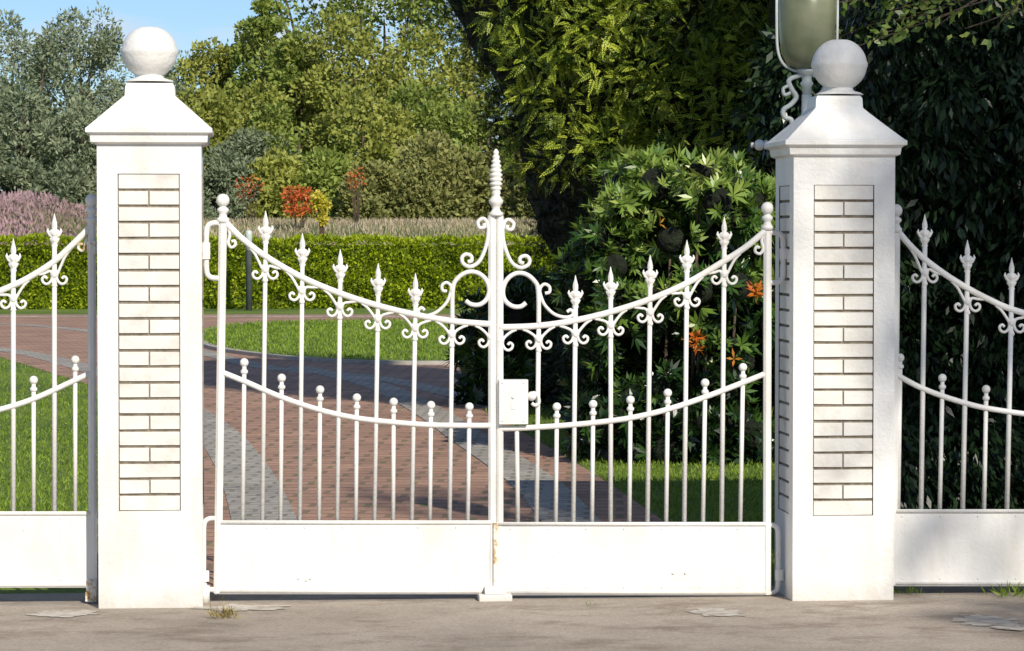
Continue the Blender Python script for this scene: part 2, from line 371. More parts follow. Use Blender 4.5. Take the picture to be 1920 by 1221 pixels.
for i in range(9):
    z=50+i*8.4; r=[10.5,12,12.5,12.2,11.2,10,8.6,7,5.4][i]
    prof+=[(r*.72,z-2.4),(r,z),(r,z+3),(r*.75,z+5)]
prof+=[(3,124),(.5,126)]
mb.lathe(p,[(r*sg,z*sg) for r,z in prof],18)
mb.obj("finial",[M_iron],GATE)
mb=MB(); x0=gp(898,1130,-.08); x1=gp(960,1130,-.08)
mb.box((x0.x,YG-.10,0.003),(x1.x,YG+.06,.035)); mb.box((x0.x+.03,YG-.06,.035),(x1.x-.03,YG+.03,.07))
mb.obj("ground_stop",[M_iron],GATE,bevel=.004)

def sidegate(name,RT,RL,longs,shorts,pu,v0,v1,rng_u):
    mb=MB(); rail(mb,RT); rail(mb,RL,5.6); f=railf(RT)
    for u,ub,vt in longs:
        spear(mb,u,vt); mb.tube([gp(u,vt+58),gp(ub,v0+3)],4.8*sg,8); bracket(mb,u,f)
    for u,ub,vt in shorts: ballbar(mb,u,ub,vt,v0+3)
    for p in pu: post(mb,p[0],p[1],p[2],v1-2)
    panel(mb,rng_u[0],rng_u[1],v0,v1)
    return mb.obj(name,[M_iron])
def mirror(P,c): return P+[(2*c-a,b_) for a,b_ in P if a>c+5]
RTl=mirror([(171,424),(140,455),(103,489),(62,516),(25,535),(-45,563),(-115,583),(-185,597),(-255,606),(-330,609)],-330)
RLl=mirror([(171,699),(141,713),(63,748),(0,768),(-70,784),(-140,792),(-210,797),(-330,799)],-330)
fl=railf(RTl); gl=railf(RLl)
longs=[(102,102,400),(25,25,447)]+[(u,u,fl(u)-80) for u in range(-48,-705,-73)]
shorts=[(141,141,667),(63,63,705)]+[(u,u,gl(u)-45) for u in range(-12,-745,-73)]
SG=sidegate("wrought_iron_side_gate",RTl,RLl,longs,shorts,[(172,174,376),(-834,-834,376)],959,1102,(-834,180))
mb=MB()
mb.tube([gp(174,452),gp(174,476)],11*sg,8,square=True); mb.tube([gp(172,1086,-.01),gp(172,1128,-.01)],11*sg,8); mb.box(gp(160,1128,-.03),gp(181,1108,.02))
curve(mb,[(166,434),(162,448),(160,458),(155,470),(147,466),(149,458),(155,459)],3)
mb.obj("hinge",[M_rust,M_iron],SG)
RTr=[(1684,434),(1706,460),(1735,487),(1774,516),(1813,540),(1855,562),(1897,580),(1970,600),(2050,613),(2140,620),(2200,621)]
RTr=RTr+[(4400-a,b_) for a,b_ in RTr if a<2195]
RLr=[(1680,702),(1720,724),(1765,742),(1810,756),(1847,765),(1920,776),(2000,784),(2100,789),(2200,790)]
RLr=RLr+[(4400-a,b_) for a,b_ in RLr if a<2195]
fr=railf(RTr); gr=railf(RLr)
longs=[(1734,1727,402),(1814,1805,450),(1897,1888,483)]+[(u,u-7,fr(u)-88) for u in range(1977,2690,80)]
shorts=[(1688,1684,663),(1767,1762,701),(1849,1845,722)]+[(u,u-5,gr(u)-45) for u in range(1930,2700,80)]
sidegate("wrought_iron_side_gate",RTr,RLr,longs,shorts,[(1680,1674,395),(2720,2714,395)],955,1099,(1668,2714))
for src,dx in (("gate_pillar",-2.70),("gate_pillar.001",2.93)):
    s=bpy.data.objects[src]; d=s.copy(); d.name="gate_pillar"; d.location.x+=dx; scene.collection.objects.link(d)

# ---------------------------------------------------------------- lamp behind right pillar
YL=.85; sl=px(YL); LP=S(1513,133,YL); mb=MB()
def lp(u,v,dy=0): return S(u,v,YL+dy)
zb=LP.z
mb.lathe((LP.x,YL,zb),[(r*sl,z*sl) for r,z in ((8,2),(26,6),(40,16),(49,34),(52,60),(54,100),(55,210))],28,1)
for a in (0,.5):
    A=2*math.pi*(a+.02); P=[(12,-2),(30,2),(48,14),(58,40),(60,90),(60,150),(58,210)]
    pts=[(LP.x+r*sl*math.cos(A),YL+r*sl*math.sin(A),zb+z*sl) for r,z in crom(P,4)]; mb.tube(pts,2.8*sl,6,0)
mb.lathe((LP.x,YL,zb),[(r*sl,z*sl) for r,z in ((62,208),(66,212),(66,220),(58,226),(70,240),(40,290),(14,320),(12,335),(4,350))],24,0)
mb.lathe((LP.x,YL,zb),[(r*sl,z*sl) for r,z in ((8,-60),(9,-30),(13,-24),(9,-18),(9,-8),(20,-2),(20,3),(6,5))],18,0)
mb.lathe((LP.x,YL,0),[(.07,0),(.07,.25),(.05,.3),(.035,.6),(.028,zb-.3),(.026,zb-.12)],16,0)
for sn in (-1,1):
    P=[(1515+sn*6,140),(1515+sn*24,144),(1515+sn*36,152),(1515+sn*30,168),(1515+sn*22,182),(1515+sn*32,196),(1515+sn*46,206),(1515+sn*44,220),(1515+sn*32,224),(1515+sn*28,234),(1515+sn*6,246)]
    mb.tube([lp(a,b_) for a,b_ in crom(P,5)],4.8*sl,8,0)
    P=[(1515+sn*34,160),(1515+sn*46,166),(1515+sn*44,178),(1515+sn*33,174)]
    mb.tube([lp(a,b_) for a,b_ in crom(P,5)],3.4*sl,8,0)
mb.tube([lp(1430,272),lp(1604,272)],5*sl,8,0)
for uu in (1424,1612): mb.ball(lp(uu,272),10.5*sl,12,2)
mb.tube([lp(1434,272),lp(1440,272)],9*sl,10,2); mb.tube([lp(1413,272),lp(1408,272)],5*sl,8,2)
mb.obj("street_lamp",[M_lampw,M_glass,M_iron])

# ---------------------------------------------------------------- ground
def ngrid(name,poly,z,mat,parent=None):
    me=bpy.data.meshes.new(name); me.from_pydata([(p[0],p[1],z) for p in poly],[],[list(range(len(poly)))])
    me.materials.append(mat); bm=bmesh.new(); bm.from_mesh(me)
    bmesh.ops.triangulate(bm,faces=bm.faces)
    for f_ in bm.faces:
        if f_.normal.z<0: f_.normal_flip()
    bm.to_mesh(me); bm.free()
    return link(bpy.data.objects.new(name,me),parent)
def gpoly(P): return [(G(u,v).x,G(u,v).y) for u,v in P]
m,n,b,o=newmat("grass"); z=noise(n,.35,6); r=ramp(n,[(.3,(.08,.145,.018)),(.5,(.145,.23,.028)),(.7,(.21,.29,.042))]); n.links.new(z.outputs[0],r.inputs[0])
z2=noise(n,25,4,.7); r2=ramp(n,[(.3,(.55,.55,.55)),(.7,(1.25,1.25,1.2))]); n.links.new(z2.outputs[0],r2.inputs[0])
n.links.new(mix(n,1.0,r.outputs[0],r2.outputs[0],'MULTIPLY'),b.inputs['Base Color']); b.inputs['Roughness'].default_value=.9
bump(n,b,z2.outputs[0],.8,.05); M_grass=m
def paver(name,c1,c2,mort,bw,bh,ms,moss=.62):
    m,n,b,o=newmat(name); t=n.nodes.new('ShaderNodeTexCoord'); mp=n.nodes.new('ShaderNodeMapping'); n.links.new(t.outputs['Object'],mp.inputs[0])
    mp.inputs['Rotation'].default_value=(0,0,.12)
    zw=noise(n,9,4,.6); wv=mix(n,.03,mp.outputs[0],zw.outputs['Color'],'ADD')
    br=n.nodes.new('ShaderNodeTexBrick'); n.links.new(wv,br.inputs[0])
    br.inputs['Scale'].default_value=1; br.inputs['Brick Width'].default_value=bw; br.inputs['Row Height'].default_value=bh; br.inputs['Mortar Size'].default_value=ms
    br.inputs['Mortar Smooth'].default_value=.3
    br.inputs['Color1'].default_value=(*c1,1); br.inputs['Color2'].default_value=(*c2,1); br.inputs['Mortar'].default_value=(*mort,1)
    z=noise(n,1.1,6,.65); r=ramp(n,[(.3,(.72,.72,.72)),(.7,(1.25,1.22,1.2))]); n.links.new(z.outputs[0],r.inputs[0])
    col=mix(n,1.0,br.outputs[0],r.outputs[0],'MULTIPLY')
    z5=noise(n,30,5,.7); r5=ramp(n,[(.3,(.75,.75,.75)),(.7,(1.25,1.25,1.25))]); n.links.new(z5.outputs[0],r5.inputs[0])
    col=mix(n,1.0,col,r5.outputs[0],'MULTIPLY')
    z3=noise(n,6,6,.75); r3=ramp(n,[(moss,(0,0,0)),(moss+.06,(1,1,1))]); n.links.new(z3.outputs[0],r3.inputs[0])
    fm=n.nodes.new('ShaderNodeMath'); fm.operation='MULTIPLY'; n.links.new(r3.outputs[0],fm.inputs[0])
    ad=n.nodes.new('ShaderNodeMath'); ad.operation='ADD'; ad.use_clamp=True; n.links.new(br.outputs['Fac'],ad.inputs[0]); ad.inputs[1].default_value=.15; n.links.new(ad.outputs[0],fm.inputs[1])
    col=mix(n,fm.outputs[0],col,(.16,.20,.05))
    n.links.new(col,b.inputs['Base Color']); b.inputs['Roughness'].default_value=.85; bump(n,b,br.outputs['Fac'],-.5,.01); return m
M_drive=paver("brick_paving",(.42,.25,.18),(.34,.20,.145),(.21,.145,.10),.36,.24,.028,.56)
M_band=paver("cobble_band",(.40,.38,.345),(.31,.295,.27),(.22,.20,.165),.22,.16,.02,.60)
m,n,b,o=newmat("concrete_pavement")
z=noise(n,.9,9,.62); r=ramp(n,[(.30,(.26,.22,.175)),(.46,(.36,.305,.25)),(.6,(.43,.37,.305)),(.75,(.50,.44,.37))]); n.links.new(z.outputs[0],r.inputs[0])
z2=noise(n,70,4,.7); r2=ramp(n,[(.3,(.74,.74,.74)),(.7,(1.2,1.2,1.2))]); n.links.new(z2.outputs[0],r2.inputs[0])
col=mix(n,1.0,r.outputs[0],r2.outputs[0],'MULTIPLY')
z6=noise(n,1.8,8,.72,stretch=(1,1.6,1)); r6=ramp(n,[(.5,(1,1,1)),(.62,(.68,.64,.60)),(.75,(.54,.51,.48))]); n.links.new(z6.outputs[0],r6.inputs[0])
col=mix(n,1.0,col,r6.outputs[0],'MULTIPLY')
z7=noise(n,11,7,.75); r7=ramp(n,[(.60,(0,0,0)),(.7,(.6,.6,.6))]); n.links.new(z7.outputs[0],r7.inputs[0])
col=mix(n,r7.outputs[0],col,(.52,.48,.42))
n.links.new(col,b.inputs['Base Color']); b.inputs['Roughness'].default_value=.9; bump(n,b,z2.outputs[0],.6,.01); M_conc=m
M_patch=simple("worn_cement",[(.40,(.36,.31,.255)),(.5,(.48,.44,.38)),(.7,(.56,.53,.48))],14,.9,.4,50)
M_kerb=simple("kerb_concrete",[(.3,(.30,.28,.25)),(.7,(.44,.42,.38))],8,.9,.3)

def terr(x,y):
    t=max(0,min(1,(y-62)/28)); return 2.12*t*t*(3-2*t)
xs=[-1500,-600,-250,-100,-60,-40,-25,-15,-8,0,8,15,25,40,60,100,250,600,1500]
ys=[-300,-100,-40,-15,0,10,30,50,58,62,66,70,74,78,82,86,90,96,102,108,130,200,500,1500,4000]
vs=[(x,y,terr(x,y)) for y in ys for x in xs]; nx=len(xs)
fs=[(j*nx+i,j*nx+i+1,(j+1)*nx+i+1,(j+1)*nx+i) for j in range(len(ys)-1) for i in range(nx-1)]
me=bpy.data.meshes.new("ground"); me.from_pydata(vs,[],fs); me.materials.append(M_grass); link(bpy.data.objects.new("ground",me))
drive_uv=[(-900,590),(1500,590),(1500,690),(1200,740),(905,770),(1000,822),(1120,893),(1240,975),(1370,1108),(360,1108),(345,1000),(318,900),(255,800),(165,722),(0,670),(-300,640),(-900,622)]
drive=gpoly(drive_uv); ngrid("driveway",drive,.005,M_drive)
isl_uv=[(372,640),(390,623),(450,613),(560,608),(700,606),(900,606),(1100,609),(1250,620),(1300,640),(1250,662),(1100,676),(900,683),(740,684),(600,679),(480,668),(400,655)]
isl=crom(gpoly(isl_uv)+[gpoly(isl_uv)[0]],6)[:-1]
def kerb(name,path,wd,z0,z1,mat,closed=False):
    P=[Vector((p[0],p[1],0)) for p in path]; n_=len(P); vs=[];fs=[]
    for i in range(n_):
        a=P[(i-1)%n_] if closed else P[max(i-1,0)]; c=P[(i+1)%n_] if closed else P[min(i+1,n_-1)]
        t=(c-a).normalized(); nn=Vector((-t.y,t.x,0))*wd/2
        for q,z in ((P[i]-nn,z0),(P[i]-nn,z1),(P[i]+nn,z1),(P[i]+nn,z0)): vs.append((q.x,q.y,z))
    for i in range(n_ if closed else n_-1):
        j=(i+1)%n_
        for k in range(3): fs.append((i*4+k,i*4+k+1,j*4+k+1,j*4+k))
    me=bpy.data.meshes.new(name); me.from_pydata(vs,[],fs); me.materials.append(mat)
    bm=bmesh.new(); bm.from_mesh(me); bmesh.ops.recalc_face_normals(bm,faces=bm.faces); bm.to_mesh(me); bm.free()
    return link(bpy.data.objects.new(name,me))
ngrid("lawn",isl,.05,M_grass)
kerb("kerb",isl,.14,-.01,.055,M_kerb,True)
def band(P,wd,z,name="paving_band"):
    return kerb(name,crom(gpoly(P),6),wd,z-.02,z,M_band)
band([(-700,611),(-300,628),(0,656),(150,688),(290,738),(390,800),(448,868),(490,960),(525,1105)],.40,.010)
band([(-700,598),(-300,601),(0,608),(170,622),(330,650),(500,690),(680,706),(800,728),(960,770)],.35,.011)
band([(560,690),(700,722),(800,770),(890,830),(1000,905),(1075,985),(1170,1105)],.36,.013)
band([(-700,592),(0,593.5),(500,593.5),(1400,594)],.5,.012)
ngrid("pavement",[(-40,-60),(40,-60),(40,.62),(-40,.62)],.006,M_conc)
mb=MB()
def blob(u,v,ru,rv,z=.0095):
    pts=[]
    ph=[random.uniform(0,6) for _ in range(6)]
    for k in range(90):
        a=2*math.pi*k/90; q=.85+.16*math.sin(2*a+ph[0])+.10*math.sin(5*a+ph[1])+.08*math.sin(9*a+ph[2])+.06*math.sin(17*a+ph[3])+.04*math.sin(29*a+ph[4])+random.uniform(-.04,.04)
        g=G(u+ru*q*math.cos(a),v+rv*q*math.sin(a)); pts.append((g.x,g.y,z))
    mb.add(pts,[tuple(range(90))[::-1]])
blob(120,1154,80,7); blob(455,1143,85,8); blob(1345,1152,62,8); blob(1850,1168,80,10); blob(1895,1182,40,5,.012)
mb.obj("pavement_patch",[M_patch])

# ---------------------------------------------------------------- foliage engine
def unit(a): return a/np.maximum(np.linalg.norm(a,axis=-1,keepdims=True),1e-9)
def T_leaf(w=.24): return np.array([[(0,0,0),(.45,w,.05),(1,0,0),(.45,-w,.05)]],float)
def T_blade(): return np.array([[(0,.06,0),(.5,.05,.06),(1,0,.2),(.5,-.05,.06)]],float)
def T_yew():
    q=[]
    for i in range(6):
        x=.05+.15*i; l=.30*(1-.09*i)
        for s in (-1,1):
            d=np.array((.62,s*.78,-.12)); e=np.array((.78,-s*.62,0))*.055; b0=np.array((x,0,0.))
            q.append([b0,b0+d*l*.5+e,b0+d*l,b0+d*l*.5-e])
    q.append([(.9,0,0),(1,.04,0),(1.2,0,-.03),(1,-.04,0)])
    return np.array([[tuple(v) for v in a] for a in q],float)
def T_ros(nl=8,sp=55,w=.15):
    q=[]
    for k in range(nl):
        ph=2*math.pi*k/nl+random.uniform(-.2,.2); th=math.radians(sp+random.uniform(-22,18))
        d=np.array((math.cos(th),math.sin(th)*math.cos(ph),math.sin(th)*math.sin(ph)))
        s_=np.array((0,-math.sin(ph),math.cos(ph))); nn=np.cross(d,s_)
        l=random.uniform(.8,1.05)
        m_=d*l*.5
        q.append([d*.02,m_+s_*w+nn*.02,d*l-nn*.05,m_-s_*w+nn*.02])
    return np.array(q,float)
def mesh_np(name,V,mat,rnd,parent=None):
    N=len(V); me=bpy.data.meshes.new(name)
    me.vertices.add(N*4); me.vertices.foreach_set('co',V.reshape(-1).astype(np.float32))
    me.loops.add(N*4); me.loops.foreach_set('vertex_index',np.arange(N*4,dtype=np.int32))
    me.polygons.add(N); me.polygons.foreach_set('loop_start',np.arange(0,N*4,4,dtype=np.int32))
    try: me.polygons.foreach_set('loop_total',np.full(N,4,dtype=np.int32))
    except Exception: pass
    me.update(calc_edges=True)
    at=me.attributes.new('rnd','FLOAT','POINT'); at.data.foreach_set('value',np.repeat(rnd,4).astype(np.float32))
    me.materials.append(mat)
    return link(bpy.data.objects.new(name,me),parent)
def foliage(name,pts,grow,T,size,mat,jit=.6,parent=None,flat=None,sj=.3,rb=None):
    N=len(pts); g=unit(grow+rng.normal(0,jit,(N,3))*.6)
    ref=rng.normal(0,1,(N,3)) if flat is None else (flat+rng.normal(0,.35,(N,3)))
    side=unit(np.cross(ref,g)); nn=np.cross(g,side)
    s=np.reshape(size,(-1,1,1,1))*(1+rng.uniform(-sj,sj,(N,1,1,1)))
    R=np.stack([g,side,nn],1)
    V=np.einsum('qvk,nkj->nqvj',T,R)*s+pts[:,None,None,:]
    r=rng.uniform(0,1,N) if rb is None else rb
    K=T.shape[0]
    rr=np.clip(np.repeat(r,K)+rng.normal(0,.08,N*K),-.5,1.3)
    return mesh_np(name,V.reshape(-1,4,3),mat,rr,parent)
def lobes(cent,rad,n_each,thick=.3,squash=(1,1,.85)):
    c=np.repeat(cent,n_each,0); r=np.repeat(rad,n_each)[:,None]
    d=unit(rng.normal(0,1,(len(c),3)))
    p=c+d*r*np.array(squash)*(1-thick*rng.uniform(0,1,(len(c),1))**1.5+.08*rng.normal(0,1,(len(c),1)))
    return p,d

# distant trees ------------------------------------------------------------
TL=empty("tree_line")
groups={'gray':[],'green':[],'yg':[],'olive':[]}
gm={'gray':L_gray,'green':L_green,'yg':L_yg,'olive':L_olive}
trunks=MB()
def tree(u,vt,wpx,y,kind,dens=1.0,skirt=.22):
    s=px(y); top=S(u,vt,y); x=top.x; z1=top.z; z0=terr(x,y); R=wpx*s/2; H=z1-z0
    bush=y<99
    nl=int((60 if bush else 46)*dens); cs=[]
    for i in range(nl):
        for _ in range(20):
            p=rng.uniform(-1,1,3)
            if .25<np.linalg.norm(p)<1: break
        p=p/np.linalg.norm(p)*(.55+.45*np.linalg.norm(p))
        if bush: zz=z0+H*abs(p[2])*.92; q=1.0
        else: zz=z0+H*(skirt+(1-skirt)*(.5+.46*p[2])); q=1.0
        cs.append((x+p[0]*R*.85, y+p[1]*R*.8, zz))
    cs=np.array(cs); rad=rng.uniform(.16,.38,nl)*min(R,H*.45)
    rad=np.minimum(rad,np.maximum(z1+.3-cs[:,2],.3))
    groups[kind].append((cs,rad))
    if bush:
        for k in range(4): trunks.tube([(x,y,z0-.1),tuple(cs[k])],[.05,.02],5)
        return
    trunks.tube([(x,y,z0-.1),(x+.1,y,z0+H*.35),(x,y,z0+H*.7)],[.05*R+.08,.04*R+.06,.03],7)
    for k in range(6):
        c=cs[k]; trunks.tube([(x,y,z0+H*random.uniform(.2,.45)),((x+c[0])/2,(y+c[1])/2,(z0+H*.35+c[2])/2+.3),tuple(c)],[.035*R+.03,.03*R,.02],5)
for a in [(-420,-120,300,118,'green'),(-200,-90,300,116,'gray'),(10,25,190,116,'gray'),(150,-5,190,114,'gray'),(60,60,260,112,'gray'),(170,60,160,110,'gray'),
          (300,92,200,120,'gray'),(390,66,170,118,'yg'),(300,150,220,108,'gray'),(470,40,150,119,'yg'),(590,-110,250,116,'green'),(500,-20,130,114,'green'),
          (720,-130,300,116,'green'),(880,-130,300,116,'green'),(1040,-100,300,118,'green'),(1250,-120,320,118,'green'),(1500,-120,340,118,'green'),(1800,-120,340,118,'green'),(2100,-120,340,118,'gray'),
          (640,20,220,110,'yg'),(800,30,240,110,'yg'),(450,130,200,108,'yg'),(560,60,180,111,'green'),
          (-120,110,260,104,'gray'),(40,160,220,102,'gray'),(150,190,180,100,'gray'),(250,230,200,101,'gray'),(370,150,170,102,'yg'),(480,250,190,100,'gray'),
          (560,190,210,101,'green'),(680,170,220,101,'yg'),(780,150,200,103,'green'),(900,200,240,101,'green'),(1040,180,240,100,'green'),
          (790,225,250,95,'olive'),(700,300,150,94,'olive'),(900,270,180,95,'olive'),(420,270,170,96,'gray'),(600,280,190,96,'green'),(300,300,180,94,'gray'),(30,300,160,94,'gray'),(120,310,150,94,'gray'),(1030,260,200,94,'olive'),(520,280,160,96,'yg')]:
    tree(*a,skirt=.06 if a[1]>100 else .2)
for k,l in groups.items():
    cs=np.concatenate([a for a,_ in l]); rd=np.concatenate([b_ for _,b_ in l])
    p,d=lobes(cs,rd,150,.4)
    foliage("foliage_"+k,p,d+np.array((0,0,.3)),T_leaf(.30 if k!='gray' else .2),.21,gm[k],1.0,TL)
trunks.obj("trunks",[M_bark],TL)

def shrub(name,u,v,r_px,y,mat,n=10,leaf=.12,each=60):
    s=px(y); c=S(u,v,y); z0=terr(c.x,y)
    cs=np.array([(c.x+random.uniform(-1,1)*r_px*s*.7,y+random.uniform(-1,1)*r_px*s*.6,c.z+random.uniform(-1,1)*r_px*s*.7) for _ in range(n)])
    e=empty(name); p,d=lobes(cs,np.full(n,r_px*s*.42),each,.6); foliage("leaves",p,d,T_leaf(.3),leaf,mat,1,e)
    t=MB()
    for q in cs[:6]: t.tube([(c.x+(q[0]-c.x)*.3,y,z0-.05),((c.x+q[0])/2,y,(z0+q[2])/2),tuple(q)],[.025,.018,.008],5)
    t.obj("stems",[M_bark],e)
shrub("autumn_shrub",562,378,30,84,L_red,16,.12,45)
shrub("autumn_shrub",470,352,26,88,L_red,9,.10,18)
shrub("autumn_shrub",668,332,22,88,L_red,9,.10,14)
shrub("yellow_sapling",604,378,20,80,L_yellow,12,.13,45)
shrub("yellow_sapling",604,408,13,80,L_yellow,6,.12,30)
B=G(467,582); s=(B.y+14)/F; mb=MB()
mb.lathe((B.x,B.y,0),[(6*s,0),(6*s,112*s),(6.5*s,113*s)],16,0); mb.lathe((B.x,B.y,0),[(6*s,113*s),(6.5*s,146*s),(5*s,149*s),(.5*s,150*s)],16,1)
mb.obj("bollard",[M_dark,M_lampw])

# far hedge -----------------------------------------------------------------
HY=G(500,579).y; N=80000
def ripple(x): return .03*np.sin(x*1.7)+.03*np.sin(x*4.1+1)+.02*np.sin(x*9+2)
xh=rng.uniform(-22,16,N); zt=1.60+ripple(xh)
f_=rng.uniform(0,1,N); front=f_<.72
zh=np.where(front,rng.uniform(0,1,N)*zt,zt+rng.normal(0,.03,N)); yh=np.where(front,HY+rng.normal(0,.05,N)+.09*np.sin(xh*5+zh*6)*np.sin(xh*2.3-zh*3),HY+rng.uniform(0,1.1,N))
nrm=np.where(front[:,None],np.array([[0,-1,.35]]),np.array([[0,-.3,1]]))
he=empty("clipped_hedge")
foliage("leaves",np.stack([xh,yh,zh],1),nrm,T_leaf(.3),.10,L_hedge,.9,he)
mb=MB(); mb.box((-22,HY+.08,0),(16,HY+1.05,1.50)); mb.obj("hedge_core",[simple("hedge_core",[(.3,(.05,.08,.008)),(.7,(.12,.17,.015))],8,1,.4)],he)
N=110000; yy=rng.uniform(HY+2,104,N); xx=rng.uniform(-28,26,N)
tz=np.array([terr(0,y) for y in yy])
foliage("dry_grass",np.stack([xx,yy,tz-.03],1),np.tile([[0,0,1.]],(N,1)),T_blade()*np.array([1,1.3,1]),.24,L_dry,.6)
c0=S(60,400,88); N=26000; yy=rng.uniform(HY+6,93,N); xx=rng.uniform(c0.x-8,c0.x+2.1,N)
hh=rng.uniform(0,1,N)*(.50+.35*np.sin(xx*.9)**2+np.clip((c0.x-xx+2)*.10,0,.5)); tz=np.array([terr(0,y) for y in yy])+hh
foliage("heather",np.stack([xx,yy,tz],1),np.tile([[0,0,1.]],(N,1)),T_leaf(.2),.18,L_purple,.7,rb=np.clip(hh*1.1+rng.uniform(-.3,.3,N),0,1))

def inpoly(x,y,P):
    ins=np.zeros(len(x),bool); n_=len(P)
    for i in range(n_):
        x1,y1=P[i]; x2,y2=P[(i+1)%n_]
        if y1==y2: continue
        c=((y1>y)!=(y2>y))&(x<(x2-x1)*(y-y1)/(y2-y1)+x1); ins^=c
    return ins
N=160000; dd=np.exp(rng.uniform(np.log(14.9),np.log(46),N)); uu=rng.uniform(-260,2000,N)
xx=C.x+dd*np.tan(YAW+(uu-960)/F); yy=dd-14
k=~inpoly(xx,yy,drive)&(yy>.7); xx=xx[k];yy=yy[k]
foliage("lawn_grass",np.stack([xx,yy,np.zeros(len(xx))],1),np.tile([[0,0,1.]],(len(xx),1)),T_blade()*np.array([1,2.0,1]),.042,L_grass,.9)
N=30000
xx=rng.uniform(min(p[0] for p in isl),max(p[0] for p in isl),N); yy=rng.uniform(min(p[1] for p in isl),max(p[1] for p in isl),N)
k=inpoly(xx,yy,isl); xx=xx[k];yy=yy[k]
foliage("lawn_grass",np.stack([xx,yy,np.full(len(xx),.05)],1),np.tile([[0,0,1.]],(len(xx),1)),T_blade()*np.array([1,3,1]),.06,L_grass,.8)

# yew ----------------------------------------------------------------------
YY=15.0
def yew(name,prof,ur,y,ry,n,each,leafsize,lobr):
    e=empty(name)
    vs=[p[0] for p in prof]; us=[p[1] for p in prof]
    ztop=S(1100,vs[0],y).z
    def shape(z):
        v=440-(z-1.75)/px(y); ul=np.interp(v,vs,us); xl=S(ul,440,y).x; xr=S(ur,440,y).x; return (xl+xr)/2,(xr-xl)/2
    cs=[];rd=[];baked_light=[]
    for i in range(n):
        z=random.uniform(.15,4.9) if random.random()<.82 else random.uniform(4.9,ztop); a=random.uniform(0,2*math.pi)
        if random.random()<.68: a=random.uniform(math.pi,2*math.pi)
        xc,rx=shape(z); top=min(1,(ztop-z)/2.2+.35); q=random.uniform(.80,.95)*top
        c=(xc+rx*q*math.cos(a),y+ry*q*math.sin(a),z)
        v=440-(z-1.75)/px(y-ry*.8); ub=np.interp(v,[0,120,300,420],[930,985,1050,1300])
        shade_zone=c[0]<S(ub,440,y-ry*.8).x+random.uniform(-.15,.15)
        cs.append(c); rd.append((random.uniform(.35,.7) if shade_zone else random.uniform(.5,1.1))*lobr*(1.5 if z>5 else 1))
        baked_light.append(-.55 if shade_zone else .56+random.uniform(-.25,.12))  # sunlit and shaded parts of the crown put into needle colour
    cs=np.array(cs); rd=np.array(rd); baked_light_rep=np.repeat(np.array(baked_light),each)
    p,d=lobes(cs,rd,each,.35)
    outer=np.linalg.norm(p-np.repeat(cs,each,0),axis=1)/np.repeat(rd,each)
    rb=baked_light_rep+(outer-.75)*.9+rng.uniform(-.15,.3,len(p)); szs=np.where(baked_light_rep<0,leafsize*.55,leafsize)
    k=(p[:,2]>.05); p=p[k]; d=d[k]; rb=rb[k]; szs=szs[k]
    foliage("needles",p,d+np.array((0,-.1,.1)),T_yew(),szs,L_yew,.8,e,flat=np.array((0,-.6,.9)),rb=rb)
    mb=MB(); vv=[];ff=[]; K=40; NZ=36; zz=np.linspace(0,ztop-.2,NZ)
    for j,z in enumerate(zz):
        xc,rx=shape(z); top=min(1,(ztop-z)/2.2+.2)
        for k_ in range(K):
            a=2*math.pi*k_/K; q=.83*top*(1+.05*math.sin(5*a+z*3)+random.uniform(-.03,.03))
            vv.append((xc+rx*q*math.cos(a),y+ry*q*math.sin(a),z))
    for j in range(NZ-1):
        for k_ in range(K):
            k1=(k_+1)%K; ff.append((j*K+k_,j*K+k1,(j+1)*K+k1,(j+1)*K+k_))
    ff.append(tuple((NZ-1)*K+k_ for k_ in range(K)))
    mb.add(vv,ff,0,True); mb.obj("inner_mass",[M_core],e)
    xc,rx=shape(0); t=MB(); t.tube([(xc,y,-.1),(xc,y,2),(xc-.2,y,4)],[.25,.2,.1],10); t.obj("trunk",[M_bark],e)
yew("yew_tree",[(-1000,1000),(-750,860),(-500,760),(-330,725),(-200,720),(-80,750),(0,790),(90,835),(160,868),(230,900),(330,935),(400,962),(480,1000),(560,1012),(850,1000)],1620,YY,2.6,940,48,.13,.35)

def bushmass(name,lobes_c,lobes_r,each,T,size,mat,coremat,flat=None,grow=(0,0,.4),corescale=.5,thick=.3,vfun=None):
    e=empty(name); cs=np.array(lobes_c); rd=np.array(lobes_r); p,d=lobes(cs,rd,each,thick)
    k=p[:,2]>.03; p=p[k]; d=d[k]
    foliage("leaves",p,d+np.array(grow),T,size,mat,.6,e,flat=flat,rb=(vfun(p)+rng.uniform(-.35,.35,len(p)) if vfun else None))
    mb=MB()
    if corescale>0:
        for c,r in zip(lobes_c,lobes_r): mb.ball(c,r*corescale,8)
        mb.obj("inner_mass",[coremat],e)
        t=MB()
        for c in lobes_c[::6]: t.tube([(c[0],c[1]+.5,-.05),tuple(c)],[.02,.008],5)
        t.obj("stems",[M_bark],e)
    return e
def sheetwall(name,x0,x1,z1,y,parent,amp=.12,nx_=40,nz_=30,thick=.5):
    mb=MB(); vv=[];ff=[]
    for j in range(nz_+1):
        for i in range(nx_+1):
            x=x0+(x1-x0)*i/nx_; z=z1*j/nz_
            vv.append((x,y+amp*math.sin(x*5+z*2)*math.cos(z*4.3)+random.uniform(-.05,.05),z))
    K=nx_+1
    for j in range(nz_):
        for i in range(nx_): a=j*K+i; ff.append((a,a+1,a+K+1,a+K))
    mb.add(vv,ff,0,True); mb.box((x0,y+amp+.12,0),(x1,y+amp+thick,z1-.05)); mb.obj(name,[M_core],parent)
